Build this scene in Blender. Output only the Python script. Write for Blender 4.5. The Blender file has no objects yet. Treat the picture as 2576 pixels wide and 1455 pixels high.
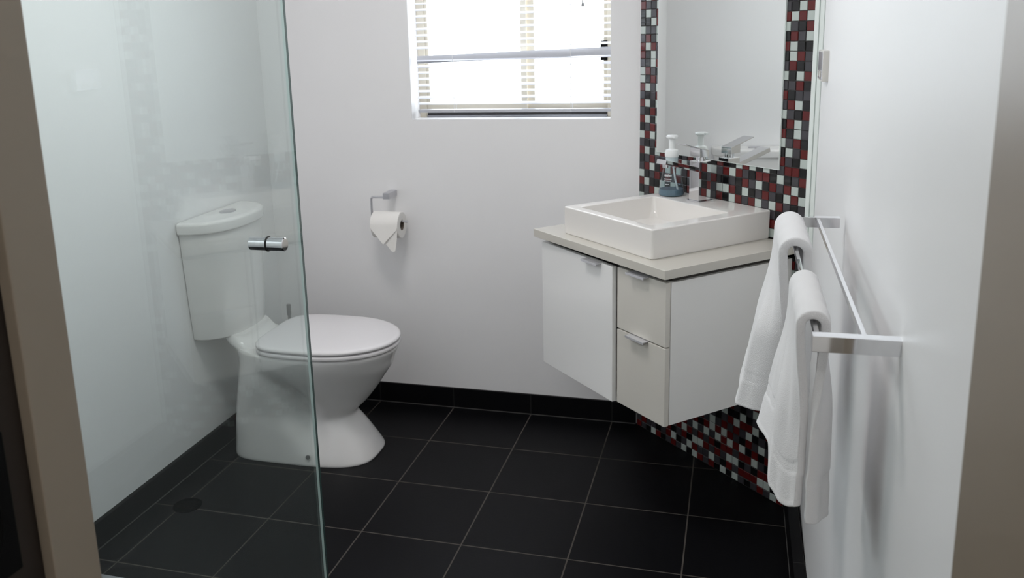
import bpy, bmesh, math, random
from mathutils import Vector, Matrix

# ------------------------------------------------------------------ camera, world, lights, exposure
C = bpy.context.scene.collection
sc = bpy.context.scene
W_PX, H_PX = 2576, 1455
F_PX, CX, CY = 2243.58, 1191.86, 592.27
CAM_LOC = Vector((1.6016, -2.7217, 1.3940))
CAM_FWD = Vector((-0.2796, 0.9340, -0.2223)).normalized()
CAM_UP = Vector((-0.0326, 0.2221, 0.9745))
FOCUS, FSTOP = 1.65, 5.6

cam = bpy.data.cameras.new('camera')
cam_ob = bpy.data.objects.new('camera', cam)
C.objects.link(cam_ob)
right = CAM_FWD.cross(CAM_UP).normalized()
up = right.cross(CAM_FWD).normalized()
cam_ob.matrix_world = Matrix(((right.x, up.x, -CAM_FWD.x, CAM_LOC.x), (right.y, up.y, -CAM_FWD.y, CAM_LOC.y),
                              (right.z, up.z, -CAM_FWD.z, CAM_LOC.z), (0, 0, 0, 1)))
cam.sensor_fit = 'HORIZONTAL'
cam.sensor_width = 22.3
cam.lens = F_PX / W_PX * 22.3
cam.shift_x = (W_PX / 2 - CX) / W_PX
cam.shift_y = (CY - H_PX / 2) / W_PX
cam.clip_start = 0.02
cam.dof.use_dof = True
cam.dof.focus_distance = FOCUS
cam.dof.aperture_fstop = FSTOP
sc.camera = cam_ob

world = bpy.data.worlds.new('overcast_sky')
sc.world = world
world.use_nodes = True
bg = world.node_tree.nodes['Background']
bg.inputs['Color'].default_value = (0.90, 0.95, 1.0, 1)
bg.inputs['Strength'].default_value = 8.8

def area(name, loc, direction, sx, sy, power, color, portal=False):
    l = bpy.data.lights.new(name, 'AREA')
    l.shape = 'RECTANGLE'
    l.size, l.size_y, l.energy, l.color = sx, sy, power, color
    o = bpy.data.objects.new(name, l)
    o.location = loc
    o.rotation_euler = Vector(direction).to_track_quat('-Z', 'Y').to_euler()
    C.objects.link(o)
    if portal:
        l.cycles.is_portal = True
    return o

CEILING_W = 10.6
HALL_W = 7.0
area('window_portal', (0.836, 0.47, 1.6), (0, -1, 0), 0.80, 1.1, 1, (1, 1, 1), True)
area('high_window_portal', (-0.24, -1.62, 1.87), (1, 0, 0), 0.66, 0.50, 1, (1, 1, 1), True)
area('ceiling_fill', (0.72, -0.95, 2.352), (0, 0, -1), 0.46, 0.46, CEILING_W, (1.0, 0.96, 0.93))  # unseen fill light, added to brighten the room from above

area('hall_fill', (1.25, -3.2, 2.352), (0, 0, -1), 0.6, 0.6, HALL_W, (1.0, 0.96, 0.92))  # added fill light behind the camera, shining in through the doorway

sc.view_settings.view_transform = 'Standard'
sc.view_settings.look = 'None'
sc.view_settings.gamma = 1.0
sc.view_settings.use_curve_mapping = False
sc.view_settings.exposure = -0.03
sc.cycles.use_denoising = True
sc.cycles.max_bounces = 14
sc.cycles.diffuse_bounces = 8
sc.cycles.glossy_bounces = 6
sc.cycles.transparent_max_bounces = 16
sc.cycles.caustics_reflective = True
sc.cycles.caustics_refractive = False
sc.cycles.sample_clamp_indirect = 6.0

# ------------------------------------------------------------------ materials
def mat(name, color=(0.8, 0.8, 0.8), rough=0.5, metal=0.0, spec=0.5, coat=0.0, sheen=0.0):
    m = bpy.data.materials.new(name)
    m.use_nodes = True
    b = m.node_tree.nodes['Principled BSDF']
    b.inputs['Base Color'].default_value = (*color, 1)
    b.inputs['Roughness'].default_value = rough
    b.inputs['Metallic'].default_value = metal
    b.inputs['Specular IOR Level'].default_value = spec
    b.inputs['Coat Weight'].default_value = coat
    b.inputs['Coat Roughness'].default_value = 0.05
    b.inputs['Sheen Weight'].default_value = sheen
    return m

def bump(m, scale, strength, dist=0.001, detail=3.0, stretch=None):
    nt = m.node_tree
    tc = nt.nodes.new('ShaderNodeTexCoord')
    nz = nt.nodes.new('ShaderNodeTexNoise')
    nz.inputs['Scale'].default_value = scale
    nz.inputs['Detail'].default_value = detail
    bp = nt.nodes.new('ShaderNodeBump')
    bp.inputs['Strength'].default_value = strength
    bp.inputs['Distance'].default_value = dist
    if stretch:
        mp = nt.nodes.new('ShaderNodeMapping')
        mp.inputs['Scale'].default_value = stretch
        nt.links.new(tc.outputs['Object'], mp.inputs['Vector'])
        nt.links.new(mp.outputs['Vector'], nz.inputs['Vector'])
    else:
        nt.links.new(tc.outputs['Object'], nz.inputs['Vector'])
    nt.links.new(nz.outputs['Fac'], bp.inputs['Height'])
    nt.links.new(bp.outputs['Normal'], nt.nodes['Principled BSDF'].inputs['Normal'])
    return m

def thin_glass(name, tint, refl=1.0, film=0.0):
    """clear pane: straight-through transparency plus Fresnel reflection"""
    m = bpy.data.materials.new(name)
    m.use_nodes = True
    nt = m.node_tree
    nt.nodes.clear()
    out = nt.nodes.new('ShaderNodeOutputMaterial')
    mix = nt.nodes.new('ShaderNodeMixShader')
    tr = nt.nodes.new('ShaderNodeBsdfTransparent')
    tr.inputs['Color'].default_value = (*tint, 1)
    gl = nt.nodes.new('ShaderNodeBsdfGlossy')
    gl.inputs['Roughness'].default_value = 0.0
    gl.inputs['Color'].default_value = (refl, refl, refl, 1)
    lw = nt.nodes.new('ShaderNodeLayerWeight')
    lw.inputs['Blend'].default_value = 0.5
    pw = nt.nodes.new('ShaderNodeMath'); pw.operation = 'POWER'; pw.inputs[1].default_value = 5.0
    ma = nt.nodes.new('ShaderNodeMath'); ma.operation = 'MULTIPLY_ADD'; ma.inputs[1].default_value = 0.96; ma.inputs[2].default_value = 0.04
    nt.links.new(lw.outputs['Facing'], pw.inputs[0])
    nt.links.new(pw.outputs[0], ma.inputs[0])
    nt.links.new(ma.outputs[0], mix.inputs['Fac'])
    nt.links.new(tr.outputs['BSDF'], mix.inputs[1])
    nt.links.new(gl.outputs['BSDF'], mix.inputs[2])
    if film > 0:      # faint dried water film on the pane
        df = nt.nodes.new('ShaderNodeBsdfDiffuse')
        df.inputs['Color'].default_value = (0.8, 0.84, 0.84, 1)
        m2 = nt.nodes.new('ShaderNodeMixShader')
        m2.inputs['Fac'].default_value = film
        nt.links.new(mix.outputs['Shader'], m2.inputs[1])
        nt.links.new(df.outputs['BSDF'], m2.inputs[2])
        nt.links.new(m2.outputs['Shader'], out.inputs['Surface'])
    else:
        nt.links.new(mix.outputs['Shader'], out.inputs['Surface'])
    return m

TILE = 0.3
def tile_material(name, base, grout, axes, offs, width):
    """square ceramic tiles: grout lines every TILE along the given world axes"""
    m = mat(name, base, 0.42, 0.0, 0.12)
    nt = m.node_tree
    b = nt.nodes['Principled BSDF']
    geo = nt.nodes.new('ShaderNodeNewGeometry')
    sep = nt.nodes.new('ShaderNodeSeparateXYZ')
    nt.links.new(geo.outputs['Position'], sep.inputs['Vector'])
    def mth(op, a, bb=None):
        n = nt.nodes.new('ShaderNodeMath')
        n.operation = op
        for i, v in enumerate((a, bb)):
            if v is None:
                continue
            if isinstance(v, (int, float)):
                n.inputs[i].default_value = v
            else:
                nt.links.new(v, n.inputs[i])
        return n.outputs[0]
    masks = []
    for ax, o in zip(axes, offs):
        v = mth('ADD', sep.outputs[ax], -o + TILE / 2 + 30 * TILE)
        v = mth('DIVIDE', v, TILE)
        v = mth('FRACT', v)
        v = mth('SUBTRACT', v, 0.5)
        v = mth('ABSOLUTE', v)
        masks.append(mth('LESS_THAN', v, width / TILE / 2))
    mk = masks[0]
    for x in masks[1:]:
        mk = mth('MAXIMUM', mk, x)
    mixc = nt.nodes.new('ShaderNodeMix')
    mixc.data_type = 'RGBA'
    mixc.inputs['A'].default_value = (*base, 1)
    mixc.inputs['B'].default_value = (*grout, 1)
    nt.links.new(mk, mixc.inputs['Factor'])
    nt.links.new(mixc.outputs['Result'], b.inputs['Base Color'])
    r = mth('MULTIPLY', mk, 0.45)
    nt.links.new(mth('ADD', r, 0.42), b.inputs['Roughness'])
    nz = nt.nodes.new('ShaderNodeTexNoise')
    nz.inputs['Scale'].default_value = 120
    nt.links.new(geo.outputs['Position'], nz.inputs['Vector'])
    bp = nt.nodes.new('ShaderNodeBump')
    bp.inputs['Strength'].default_value = 0.12
    bp.inputs['Distance'].default_value = 0.001
    h = mth('SUBTRACT', nz.outputs['Fac'], mth('MULTIPLY', mk, 1.5))
    nt.links.new(h, bp.inputs['Height'])
    nt.links.new(bp.outputs['Normal'], b.inputs['Normal'])
    return m

M = {}
M['wall'] = bump(mat('white_wall_paint', (0.87, 0.865, 0.87), 0.42, spec=0.4), 260, 0.08)
M['ceiling'] = mat('ceiling_paint', (0.90, 0.90, 0.90), 0.7)
M['floor'] = tile_material('black_floor_tiles', (0.0045, 0.0045, 0.0055), (0.085, 0.076, 0.068), ('X', 'Y'), (0, 0), 0.0040)
M['skirt_x'] = tile_material('black_skirting_along_x', (0.0045, 0.0045, 0.0055), (0.030, 0.030, 0.030), ('X',), (0,), 0.003)
M['skirt_y'] = tile_material('black_skirting_along_y', (0.0045, 0.0045, 0.0055), (0.030, 0.030, 0.030), ('Y',), (0,), 0.003)
M['floor_grout'] = mat('floor_grout', (0.085, 0.082, 0.08), 0.85, spec=0.2)
M['grout'] = mat('mosaic_grout', (0.075, 0.070, 0.070), 0.7, spec=0.2)
M['mos_B'] = mat('black_glass_mosaic', (0.006, 0.006, 0.007), 0.06, spec=0.5)
M['mos_G'] = mat('grey_glass_mosaic', (0.050, 0.048, 0.055), 0.06, spec=0.5)
M['mos_W'] = mat('white_glass_mosaic', (0.50, 0.56, 0.53), 0.06, spec=0.5)
M['mos_R'] = mat('red_glass_mosaic', (0.110, 0.008, 0.008), 0.06, spec=0.5)
M['mirror'] = mat('mirror_silvering', (0.90, 0.93, 0.915), 0.0, 1.0)
M['mirror_edge'] = mat('polished_mirror_edge', (0.82, 0.88, 0.85), 0.15, spec=0.8)
M['chrome'] = mat('polished_chrome', (0.78, 0.78, 0.80), 0.05, 1.0)
M['satin'] = mat('satin_aluminium', (0.60, 0.60, 0.63), 0.32, 1.0)
M['pull'] = mat('brushed_silver_pull', (0.70, 0.70, 0.73), 0.38, 0.55)
M['ceramic'] = mat('white_vitreous_china', (0.80, 0.79, 0.78), 0.10, spec=0.5)
M['plastic'] = mat('white_seat_plastic', (0.80, 0.78, 0.79), 0.22, spec=0.45)
M['basin'] = mat('white_basin_ceramic', (0.80, 0.775, 0.745), 0.09, spec=0.5)
M['gloss_white'] = mat('white_gloss_laminate', (0.88, 0.88, 0.87), 0.12, spec=0.5)
M['gloss_side'] = mat('white_cabinet_side', (0.85, 0.845, 0.825), 0.30, spec=0.4)
M['gloss_beige'] = mat('stone_grey_gloss', (0.68, 0.655, 0.60), 0.16, spec=0.5)
M['stone'] = mat('light_engineered_stone', (0.60, 0.575, 0.52), 0.12, spec=0.5)
M['carcass'] = mat('cabinet_inside', (0.05, 0.045, 0.04), 0.7)
M['rubber'] = mat('black_rubber', (0.004, 0.004, 0.004), 0.35)
M['glass'] = thin_glass('clear_shower_glass', (0.885, 0.925, 0.915), film=0.022)
M['glass_edge'] = mat('green_glass_edge', (0.035, 0.075, 0.070), 0.08, spec=0.8)
M['glass_edge_daylit'] = mat('glass_edge_painted_daylight', (0.80, 0.87, 0.86), 0.15, spec=0.7)  # pale tone painted in for daylight reflected in the pane's edge
M['window_glass'] = thin_glass('window_pane_glass', (0.97, 0.98, 0.98))
M['frame_cream'] = mat('cream_window_aluminium', (0.58, 0.53, 0.43), 0.4)
M['track_dark'] = mat('dark_window_track', (0.025, 0.022, 0.022), 0.4)
M['track_grey'] = mat('grey_window_track', (0.28, 0.28, 0.30), 0.35, 0.4)
M['slat'] = mat('white_blind_slat', (0.74, 0.75, 0.80), 0.35)
M['slat_rail'] = mat('grey_blind_rail', (0.50, 0.51, 0.55), 0.4)
M['cord'] = mat('white_cord', (0.75, 0.75, 0.75), 0.7)
M['outlet'] = mat('cream_outlet_plastic', (0.70, 0.68, 0.64), 0.3)
M['outlet_face'] = mat('chrome_outlet_face', (0.66, 0.64, 0.68), 0.22, 0.8)
M['jamb'] = mat('taupe_door_frame_paint', (0.25, 0.205, 0.158), 0.38, spec=0.5)
M['jamb_shade'] = mat('rebate_painted_shade', (0.022, 0.016, 0.012), 0.6, spec=0.2)  # dark brown stands in for the shade behind the door stop
M['black_metal'] = mat('black_latch_metal', (0.002, 0.002, 0.002), 0.5, spec=0.08)
M['hall'] = mat('hall_paint', (0.70, 0.67, 0.62), 0.7)
M['paper'] = bump(mat('soft_white_tissue', (0.86, 0.84, 0.81), 0.9, spec=0.1), 300, 0.25)
M['cardboard'] = mat('brown_cardboard_core', (0.20, 0.16, 0.13), 0.9)
M['pump_white'] = mat('white_pump_plastic', (0.80, 0.82, 0.82), 0.25)
M['print'] = mat('white_label_print', (0.75, 0.78, 0.80), 0.5)
M['soap_clear'] = thin_glass('clear_bottle_plastic', (0.80, 0.86, 0.88))
M['soap_blue'] = mat('blue_liquid_soap', (0.15, 0.22, 0.275), 0.12, spec=0.5)
M['drain'] = mat('dark_drain_grate', (0.001, 0.001, 0.001), 0.6, spec=0.03)
M['housing_white'] = mat('fill_housing', (0.8, 0.8, 0.8), 0.4)
M['brush_grey'] = mat('grey_brush_handle', (0.22, 0.22, 0.22), 0.35)
tw = mat('white_terry_towel', (0.84, 0.83, 0.84), 0.95, spec=0.05, sheen=0.5)
M['towel'] = bump(tw, 900, 0.6, 0.0018, 3.0)

# ------------------------------------------------------------------ mesh building
class MB:
    """collects shapes in world coordinates; build() links them as one mesh object"""
    def __init__(self):
        self.bm = bmesh.new()
        self.mats = []
    def mi(self, m):
        if m is None:
            return 0
        if m not in self.mats:
            self.mats.append(m)
        return self.mats.index(m)
    def quadmesh(self, verts, faces, m=None):
        vs = [self.bm.verts.new(v) for v in verts]
        out = []
        for f in faces:
            try:
                fc = self.bm.faces.new([vs[i] for i in f])
                fc.material_index = self.mi(m)
                out.append(fc)
            except ValueError:
                pass
        return vs, out
    def hexa(self, p, bev=0.0, m=None, seg=2):
        """p: 8 corners, bottom loop then top loop"""
        vs, fs = self.quadmesh(p, [(3, 2, 1, 0), (4, 5, 6, 7), (0, 1, 5, 4), (1, 2, 6, 5), (2, 3, 7, 6), (3, 0, 4, 7)], m)
        bmesh.ops.recalc_face_normals(self.bm, faces=fs)
        if bev > 0:
            es = list({e for f in fs for e in f.edges})
            r = bmesh.ops.bevel(self.bm, geom=es, offset=bev, segments=seg, profile=0.5, affect='EDGES', clamp_overlap=True)
            for f in r['faces']:
                f.material_index = self.mi(m)
        return self
    def box(self, lo, hi, bev=0.0, m=None, frame=None, seg=2):
        (a, b, c), (d, e, f) = lo, hi
        p = [(a, b, c), (d, b, c), (d, e, c), (a, e, c), (a, b, f), (d, b, f), (d, e, f), (a, e, f)]
        if frame:
            p = [frame(*q) for q in p]
        return self.hexa(p, bev, m, seg)
    def rings(self, rings, cap0=True, cap1=True, m=None, closed=True):
        n = len(rings[0])
        verts = [v for r in rings for v in r]
        faces = []
        for i in range(len(rings) - 1):
            for j in range(n if closed else n - 1):
                k = (j + 1) % n
                faces.append((i * n + j, i * n + k, (i + 1) * n + k, (i + 1) * n + j))
        if cap0:
            faces.append(tuple(range(n - 1, -1, -1)))
        if cap1:
            faces.append(tuple((len(rings) - 1) * n + j for j in range(n)))
        vs, fs = self.quadmesh(verts, faces, m)
        bmesh.ops.recalc_face_normals(self.bm, faces=fs)
        return vs, fs
    def lathe(self, prof, origin, axis=(0, 0, 1), n=40, m=None, cap=True):
        ax = Vector(axis).normalized()
        t = Vector((1, 0, 0)) if abs(ax.x) < 0.9 else Vector((0, 1, 0))
        u = ax.cross(t).normalized()
        v = ax.cross(u)
        o = Vector(origin)
        rs = []
        for r, h in prof:
            rs.append([o + ax * h + (u * math.cos(2 * math.pi * j / n) + v * math.sin(2 * math.pi * j / n)) * max(r, 1e-5) for j in range(n)])
        self.rings(rs, cap, cap, m)
        return self
    def tube(self, pts, r, n=12, m=None, square=False):
        pts = [Vector(p) for p in pts]
        rs = []
        prev = None
        for i, p in enumerate(pts):
            d = (pts[min(i + 1, len(pts) - 1)] - pts[max(i - 1, 0)]).normalized()
            if prev is None:
                t = Vector((0, 0, 1)) if abs(d.z) < 0.9 else Vector((0, 1, 0))
                u = d.cross(t).normalized()
            else:
                u = (prev - d * prev.dot(d)).normalized()
            prev = u
            w = d.cross(u)
            if square:
                rs.append([p + (u * a + w * b) * r for a, b in ((1, 1), (-1, 1), (-1, -1), (1, -1))])
            else:
                rs.append([p + (u * math.cos(2 * math.pi * j / n) + w * math.sin(2 * math.pi * j / n)) * r for j in range(n)])
        self.rings(rs, True, True, m)
        return self
    def build(self, name, m=None, parent=None, smooth=True, angle=38):
        me = bpy.data.meshes.new(name)
        base = ROOT.get(parent.name, Vector((0, 0, 0))) if parent else Vector((0, 0, 0))
        bmesh.ops.translate(self.bm, verts=self.bm.verts, vec=-base)
        if smooth:
            for f in self.bm.faces:
                f.smooth = True
            for e in self.bm.edges:
                if len(e.link_faces) == 2 and e.calc_face_angle(0) > math.radians(angle):
                    e.smooth = False
        self.bm.to_mesh(me)
        self.bm.free()
        if self.mats:
            for x in self.mats:
                me.materials.append(x)
        else:
            me.materials.append(m)
        o = bpy.data.objects.new(name, me)
        C.objects.link(o)
        if smooth and angle < 100:
            wn = o.modifiers.new('face_weighted_normals', 'WEIGHTED_NORMAL')
            wn.keep_sharp = True
            wn.weight = 80
        if parent:
            o.parent = parent
            ROOT[o.name] = base
        return o

ROOT = {}
def thing(name, loc, label, cat, group=None):
    o = bpy.data.objects.new(name, None)
    o.empty_display_size = 0.05
    C.objects.link(o)
    o.location = loc
    ROOT[o.name] = Vector(loc)
    return tag(o, label, cat, group)
def tag(o, label, cat, group=None):
    o['label'] = label
    o['category'] = cat
    if group:
        o['group'] = group
    return o
def structure(o, label=None):
    o['kind'] = 'structure'
    if label:
        o['label'] = label
    return o
def sstep(a, b, x):
    t = min(1, max(0, (x - a) / (b - a)))
    return t * t * (3 - 2 * t)
def lerp(a, b, t):
    return a + (b - a) * t

# ------------------------------------------------------------------ room dimensions (metres)
XL, XR, YB = -0.106, 1.782, 0.2985       # plaster faces of left, right and back wall
YF, ZC = -2.06, 2.40                      # room face of the front (door) wall, ceiling
SKX, SKR, SKB = -0.092, 1.7695, 0.2885    # faces of the tiled skirting
SKH = 0.078
WX0, WX1, WZ0, WZ1 = 0.4815, 1.191, 1.0935, 2.12   # window opening
REV = 0.085                               # depth of the window reveal to the frame
DX0, DX1, DZ = 0.997, 1.765, 2.06         # door opening
R2 = math.sqrt(0.5)
O = Vector((1.287, 0.2892, 0))
def D(s, n, z):
    """point on the diagonal corner wall: s along it to the right, n out into the room"""
    return Vector((O.x + R2 * (s - n), O.y - R2 * (s + n), z))

# floor, ceiling
b = MB(); b.box((-0.3, -4.3, -0.10), (2.4, 0.55, 0.0))
structure(b.build('floor', M['floor'], smooth=False), 'black square tiled floor with pale grout')
b = MB(); b.box((-0.3, -4.3, ZC), (2.4, 0.55, ZC + 0.1))
structure(b.build('ceiling', M['ceiling'], smooth=False))
# left wall
# (with the shower's high window, beyond the left picture edge)
LY0, LY1, LZ0, LZ1 = -1.95, -1.29, 1.62, 2.12
b = MB()
for lo, hi in (((XL - 0.12, -2.3, 0), (XL, LY0, ZC)), ((XL - 0.12, LY1, 0), (XL, 0.55, ZC)), ((XL - 0.12, LY0, 0), (XL, LY1, LZ0)), ((XL - 0.12, LY0, LZ1), (XL, LY1, ZC))):
    b.box(lo, hi)
structure(b.build('wall_left', M['wall'], smooth=False), 'white wall behind the toilet and shower glass')
# right wall
def xr(y):
    return XR + 0.025 * max(0.0, (y + 1.7) / 1.5)
b = MB()
for ya, yb_ in ((-2.3, -1.7), (-1.7, 0.0)):
    b.hexa([(xr(ya), ya, 0), (XR + 0.14, ya, 0), (XR + 0.14, yb_, 0), (xr(yb_), yb_, 0), (xr(ya), ya, ZC), (XR + 0.14, ya, ZC), (XR + 0.14, yb_, ZC), (xr(yb_), yb_, ZC)])
structure(b.build('wall_right', M['wall'], smooth=False), 'white wall carrying the towel rail')
# back wall round the window
b = MB()
for lo, hi in (((XL - 0.12, YB, 0), (WX0, YB + 0.16, ZC)), ((WX1, YB, 0), (XR + 0.12, YB + 0.16, ZC)),
               ((WX0, YB, 0), (WX1, YB + 0.16, WZ0)), ((WX0, YB, WZ1), (WX1, YB + 0.16, ZC))):
    b.box(lo, hi)
structure(b.build('wall_back', M['wall'], smooth=False), 'white wall with the window')
# front wall with the door opening
b = MB()
for lo, hi in (((XL - 0.12, YF - 0.12, 0), (DX0 - 0.02, YF, ZC)), ((DX1 + 0.012, YF - 0.12, 0), (XR + 0.12, YF, ZC)),
               ((DX0 - 0.02, YF - 0.12, DZ + 0.02), (DX1 + 0.012, YF, ZC))):
    b.box(lo, hi)
structure(b.build('wall_front', M['wall'], smooth=False))
# hallway behind the camera
b = MB()
b.box((-0.3, -4.3, 0), (-0.2, YF - 0.12, ZC)); b.box((2.3, -4.3, 0), (2.4, YF - 0.12, ZC)); b.box((-0.3, -4.4, 0), (2.4, -4.3, ZC))
structure(b.build('wall_hall', M['hall'], smooth=False))

# diagonal corner wall: grout bed plus mosaic tiles
b = MB()
b.box((-0.06, -0.20, 0), (0.80, -0.006, ZC), frame=lambda s, n, z: D(s, n, z))
wall_corner = structure(b.build('wall_corner', M['wall'], smooth=False), 'diagonal corner wall behind the vanity')
PT, PZ, S0, Z0 = 0.0259, 0.02586, 0.0054, 1.4726
KNOWN = {}
def row(a, c0, cells):
    for i, ch in enumerate(cells):
        if ch != '.':
            KNOWN[(a, c0 + i)] = ch
for a, t in enumerate('RGBW BWGR BBWR WGGW GRBW RWRG RBWG GBWR WRGB WBRG RWGW GBGR RWBW GBRG RWBW BGRG WRWB GBGR RWBWR BGRGG GRWB WBGR RWBB BGRW'.split()):
    row(a, 0, t)
for a, t in enumerate('BGRW GBWR RWRW WGBR BRGW RWBB BWRG GRBG WBWR GGRB RBGG GRWB WGBR BRWG RBWG WGRB BWGR RGBW GRRB'.split()):
    row(a, 23, t)
row(18, 13, 'BRBBWRWBWB'); row(19, 12, 'RWGRWRGBRRBWBGR'); row(20, 12, 'WRBBGBRGWBRGRWB'); row(21, 12, 'BGWWRBWBGRGBWRW')
row(22, 12, 'WGRBWRGRWGWRGBG'); row(23, 21, 'BGBW'); row(24, 21, 'WRW'); row(25, 21, 'BWB'); row(24, 26, 'R'); row(25, 26, 'R')
for c_ in ((48, 16), (48, 19), (47, 21), (50, 14), (52, 11), (49, 18), (53, 9), (51, 14), (52, 13), (51, 16), (49, 21), (56, 3), (55, 7), (52, 15), (50, 20), (54, 11), (54, 12), (52, 17), (55, 10), (56, 9), (52, 19), (51, 22), (56, 11), (55, 14), (54, 17), (54, 18), (53, 21), (52, 24), (56, 16), (56, 18), (55, 22), (55, 23), (56, 24)):
    KNOWN[c_] = 'W'
rnd = random.Random(11)
b = MB()
b.box((0.004, -0.006, 0.0), (0.7055, -0.0004, ZC), m=M['grout'], frame=D)
TW = 0.0240
a = -36
while True:
    zt = Z0 - a * PZ
    zb = zt - PZ
    if zb < -0.012:
        break
    if zt < ZC:
        z0, z1 = max(zb + (PZ - TW) / 2, 0.002), min(zt - (PZ - TW) / 2, ZC)
        for k in range(27):
            ch = KNOWN.get((a, k))
            if ch is None:
                nb = [KNOWN.get((a, k - 1)), KNOWN.get((a - 1, k))]
                for _ in range(3):
                    ch = rnd.choice('BBBGGGRRR' if a > 46 and k < 25 else 'BBBGGGRRRWW')
                    if ch not in nb:
                        break
                KNOWN[(a, k)] = ch
            s0 = S0 + k * PT + (PT - TW) / 2
            s1 = s0 + TW
            e = 0.0012
            if z1 - z0 < 0.004:
                continue
            P = [D(s0, 0, z0), D(s1, 0, z0), D(s1, 0, z1), D(s0, 0, z1),
                 D(s0, 0.0012, z0), D(s1, 0.0012, z0), D(s1, 0.0012, z1), D(s0, 0.0012, z1),
                 D(s0 + e, 0.002, z0 + e), D(s1 - e, 0.002, z0 + e), D(s1 - e, 0.002, z1 - e), D(s0 + e, 0.002, z1 - e)]
            F = []
            for i in range(4):
                j = (i + 1) % 4
                F += [(i, j, j + 4, i + 4), (i + 4, j + 4, j + 8, i + 8)]
            F.append((8, 9, 10, 11))
            vs, fs = b.quadmesh(P, F, M['mos_' + ch])
    a += 1
bmesh.ops.recalc_face_normals(b.bm, faces=b.bm.faces)
mos = b.build('mosaic_tiles', None, wall_corner, angle=20)
mos['label'] = 'black, grey, red and white glass mosaic on the diagonal wall'

# metal trim closing the mosaic against the right wall
b = MB()
b.box((0.7062, -0.02, 0.0), (0.7195, 0.005, ZC), 0.0008, frame=D)
b.box((0.7212, -0.02, 0.0), (0.7340, 0.003, ZC), 0.0008, frame=D)
t1 = structure(b.build('trim_1', M['mirror_edge']), 'pale vertical edge trim of the mosaic')

# tiled skirting
def skirting(name, lo, hi, m, lab, grout_axis='y'):
    b = MB(); b.box(lo, hi, 0.002)
    o = structure(b.build(name, m), lab)
    ROOT[o.name] = Vector((0, 0, 0))
    b = MB()
    if grout_axis == 'y':
        x_ = hi[0] if name.endswith('left') else lo[0]
        b.box((x_ - 0.0018, lo[1], 0), (x_ + 0.0018, hi[1], 0.0028))
    else:
        b.box((lo[0], lo[1] - 0.0018, 0), (hi[0], lo[1] + 0.0018, 0.0028))
    b.build('grout_line', M['floor_grout'], o, smooth=False)
skirting('baseboard_left', (XL - 0.002, YF, 0), (SKX, YB, SKH), M['skirt_y'], 'black tiled skirting below the left wall')
skirting('baseboard_back', (SKX, SKB, 0), (1.285, YB + 0.002, SKH), M['skirt_x'], 'black tiled skirting below the window wall', 'x')
skirting('baseboard_right', (SKR, YF, 0), (XR + 0.016, -0.205, SKH), M['skirt_y'], 'black tiled skirting below the towel rail wall')
# metal strip on the floor at the shower entry
b = MB(); b.box((SKX, -0.990, 0), (0.72, -0.966, 0.006), 0.001)
structure(b.build('trim_2', M['satin']), 'metal floor strip at the shower edge')

# ------------------------------------------------------------------ window
YW = YB + REV
win = bpy.data.objects.new('window_1', None); C.objects.link(win); win.location = (WX0, YW, WZ0); ROOT['window_1'] = Vector(win.location)
structure(win, 'bright sliding window behind the blind')
FR = 0.028
b = MB()
b.box((WX0, YW, WZ0), (WX0 + FR, YW + 0.05, WZ1), 0.002); b.box((WX1 - 0.022, YW, WZ0), (WX1, YW + 0.05, WZ1), 0.002)
b.box((WX0 + FR, YW, WZ1 - 0.03), (WX1 - 0.022, YW + 0.05, WZ1), 0.002)
b.build('window_frame', M['frame_cream'], win)
b = MB()
b.box((WX0 + FR, YW - 0.004, WZ0), (WX1 - 0.022, YW + 0.05, WZ0 + 0.0085), 0.002)
b.build('sill_track', M['track_grey'], win)
b = MB(); b.box((WX0 + FR, YW + 0.004, WZ0 + 0.0085), (WX1 - 0.022, YW + 0.045, WZ0 + 0.0185), 0.001)
b.build('track_channel', M['track_dark'], win)
XM = 0.872
b = MB()   # sliding sash, room side, left
z0, z1 = WZ0 + 0.0185, WZ1 - 0.03
b.box((WX0 + FR, YW + 0.006, z0), (XM + 0.012, YW + 0.022, z0 + 0.030), 0.001); b.box((WX0 + FR, YW + 0.006, z1 - 0.03), (XM + 0.012, YW + 0.022, z1), 0.001)
b.box((WX0 + FR, YW + 0.006, z0 + 0.030), (WX0 + FR + 0.012, YW + 0.022, z1 - 0.03), 0.001); b.box((XM - 0.010, YW + 0.006, z0 + 0.030), (XM + 0.012, YW + 0.022, z1 - 0.03), 0.001)
b.build('sliding_sash', M['frame_cream'], win)
b = MB()   # fixed sash
b.box((XM, YW + 0.028, z0), (WX1 - 0.022, YW + 0.044, z0 + 0.026), 0.001); b.box((XM, YW + 0.028, z1 - 0.03), (WX1 - 0.022, YW + 0.044, z1), 0.001)
b.box((XM + 0.006, YW + 0.028, z0 + 0.026), (XM + 0.036, YW + 0.044, z1 - 0.03), 0.001); b.box((WX1 - 0.04, YW + 0.028, z0 + 0.026), (WX1 - 0.022, YW + 0.044, z1 - 0.03), 0.001)
b.build('fixed_sash', M['frame_cream'], win)
b = MB(); b.box((WX1 - 0.046, YW - 0.004, 1.285), (WX1 - 0.023, YW + 0.012, 1.352), 0.002)
b.build('sash_latch', M['black_metal'], win)
b = MB(); b.box((WX0 + FR + 0.01, YW + 0.012, z0 + 0.028), (XM - 0.008, YW + 0.016, z1 - 0.028))
b.build('pane', M['window_glass'], win, smooth=False)
b = MB(); b.box((XM + 0.034, YW + 0.034, z0 + 0.024), (WX1 - 0.038, YW + 0.038, z1 - 0.028))
b.build('pane', M['window_glass'], win, smooth=False)
win2 = bpy.data.objects.new('window_2', None); C.objects.link(win2); win2.location = (XL - 0.06, LY0, LZ0); ROOT['window_2'] = Vector(win2.location)
structure(win2)
b = MB()
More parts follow.
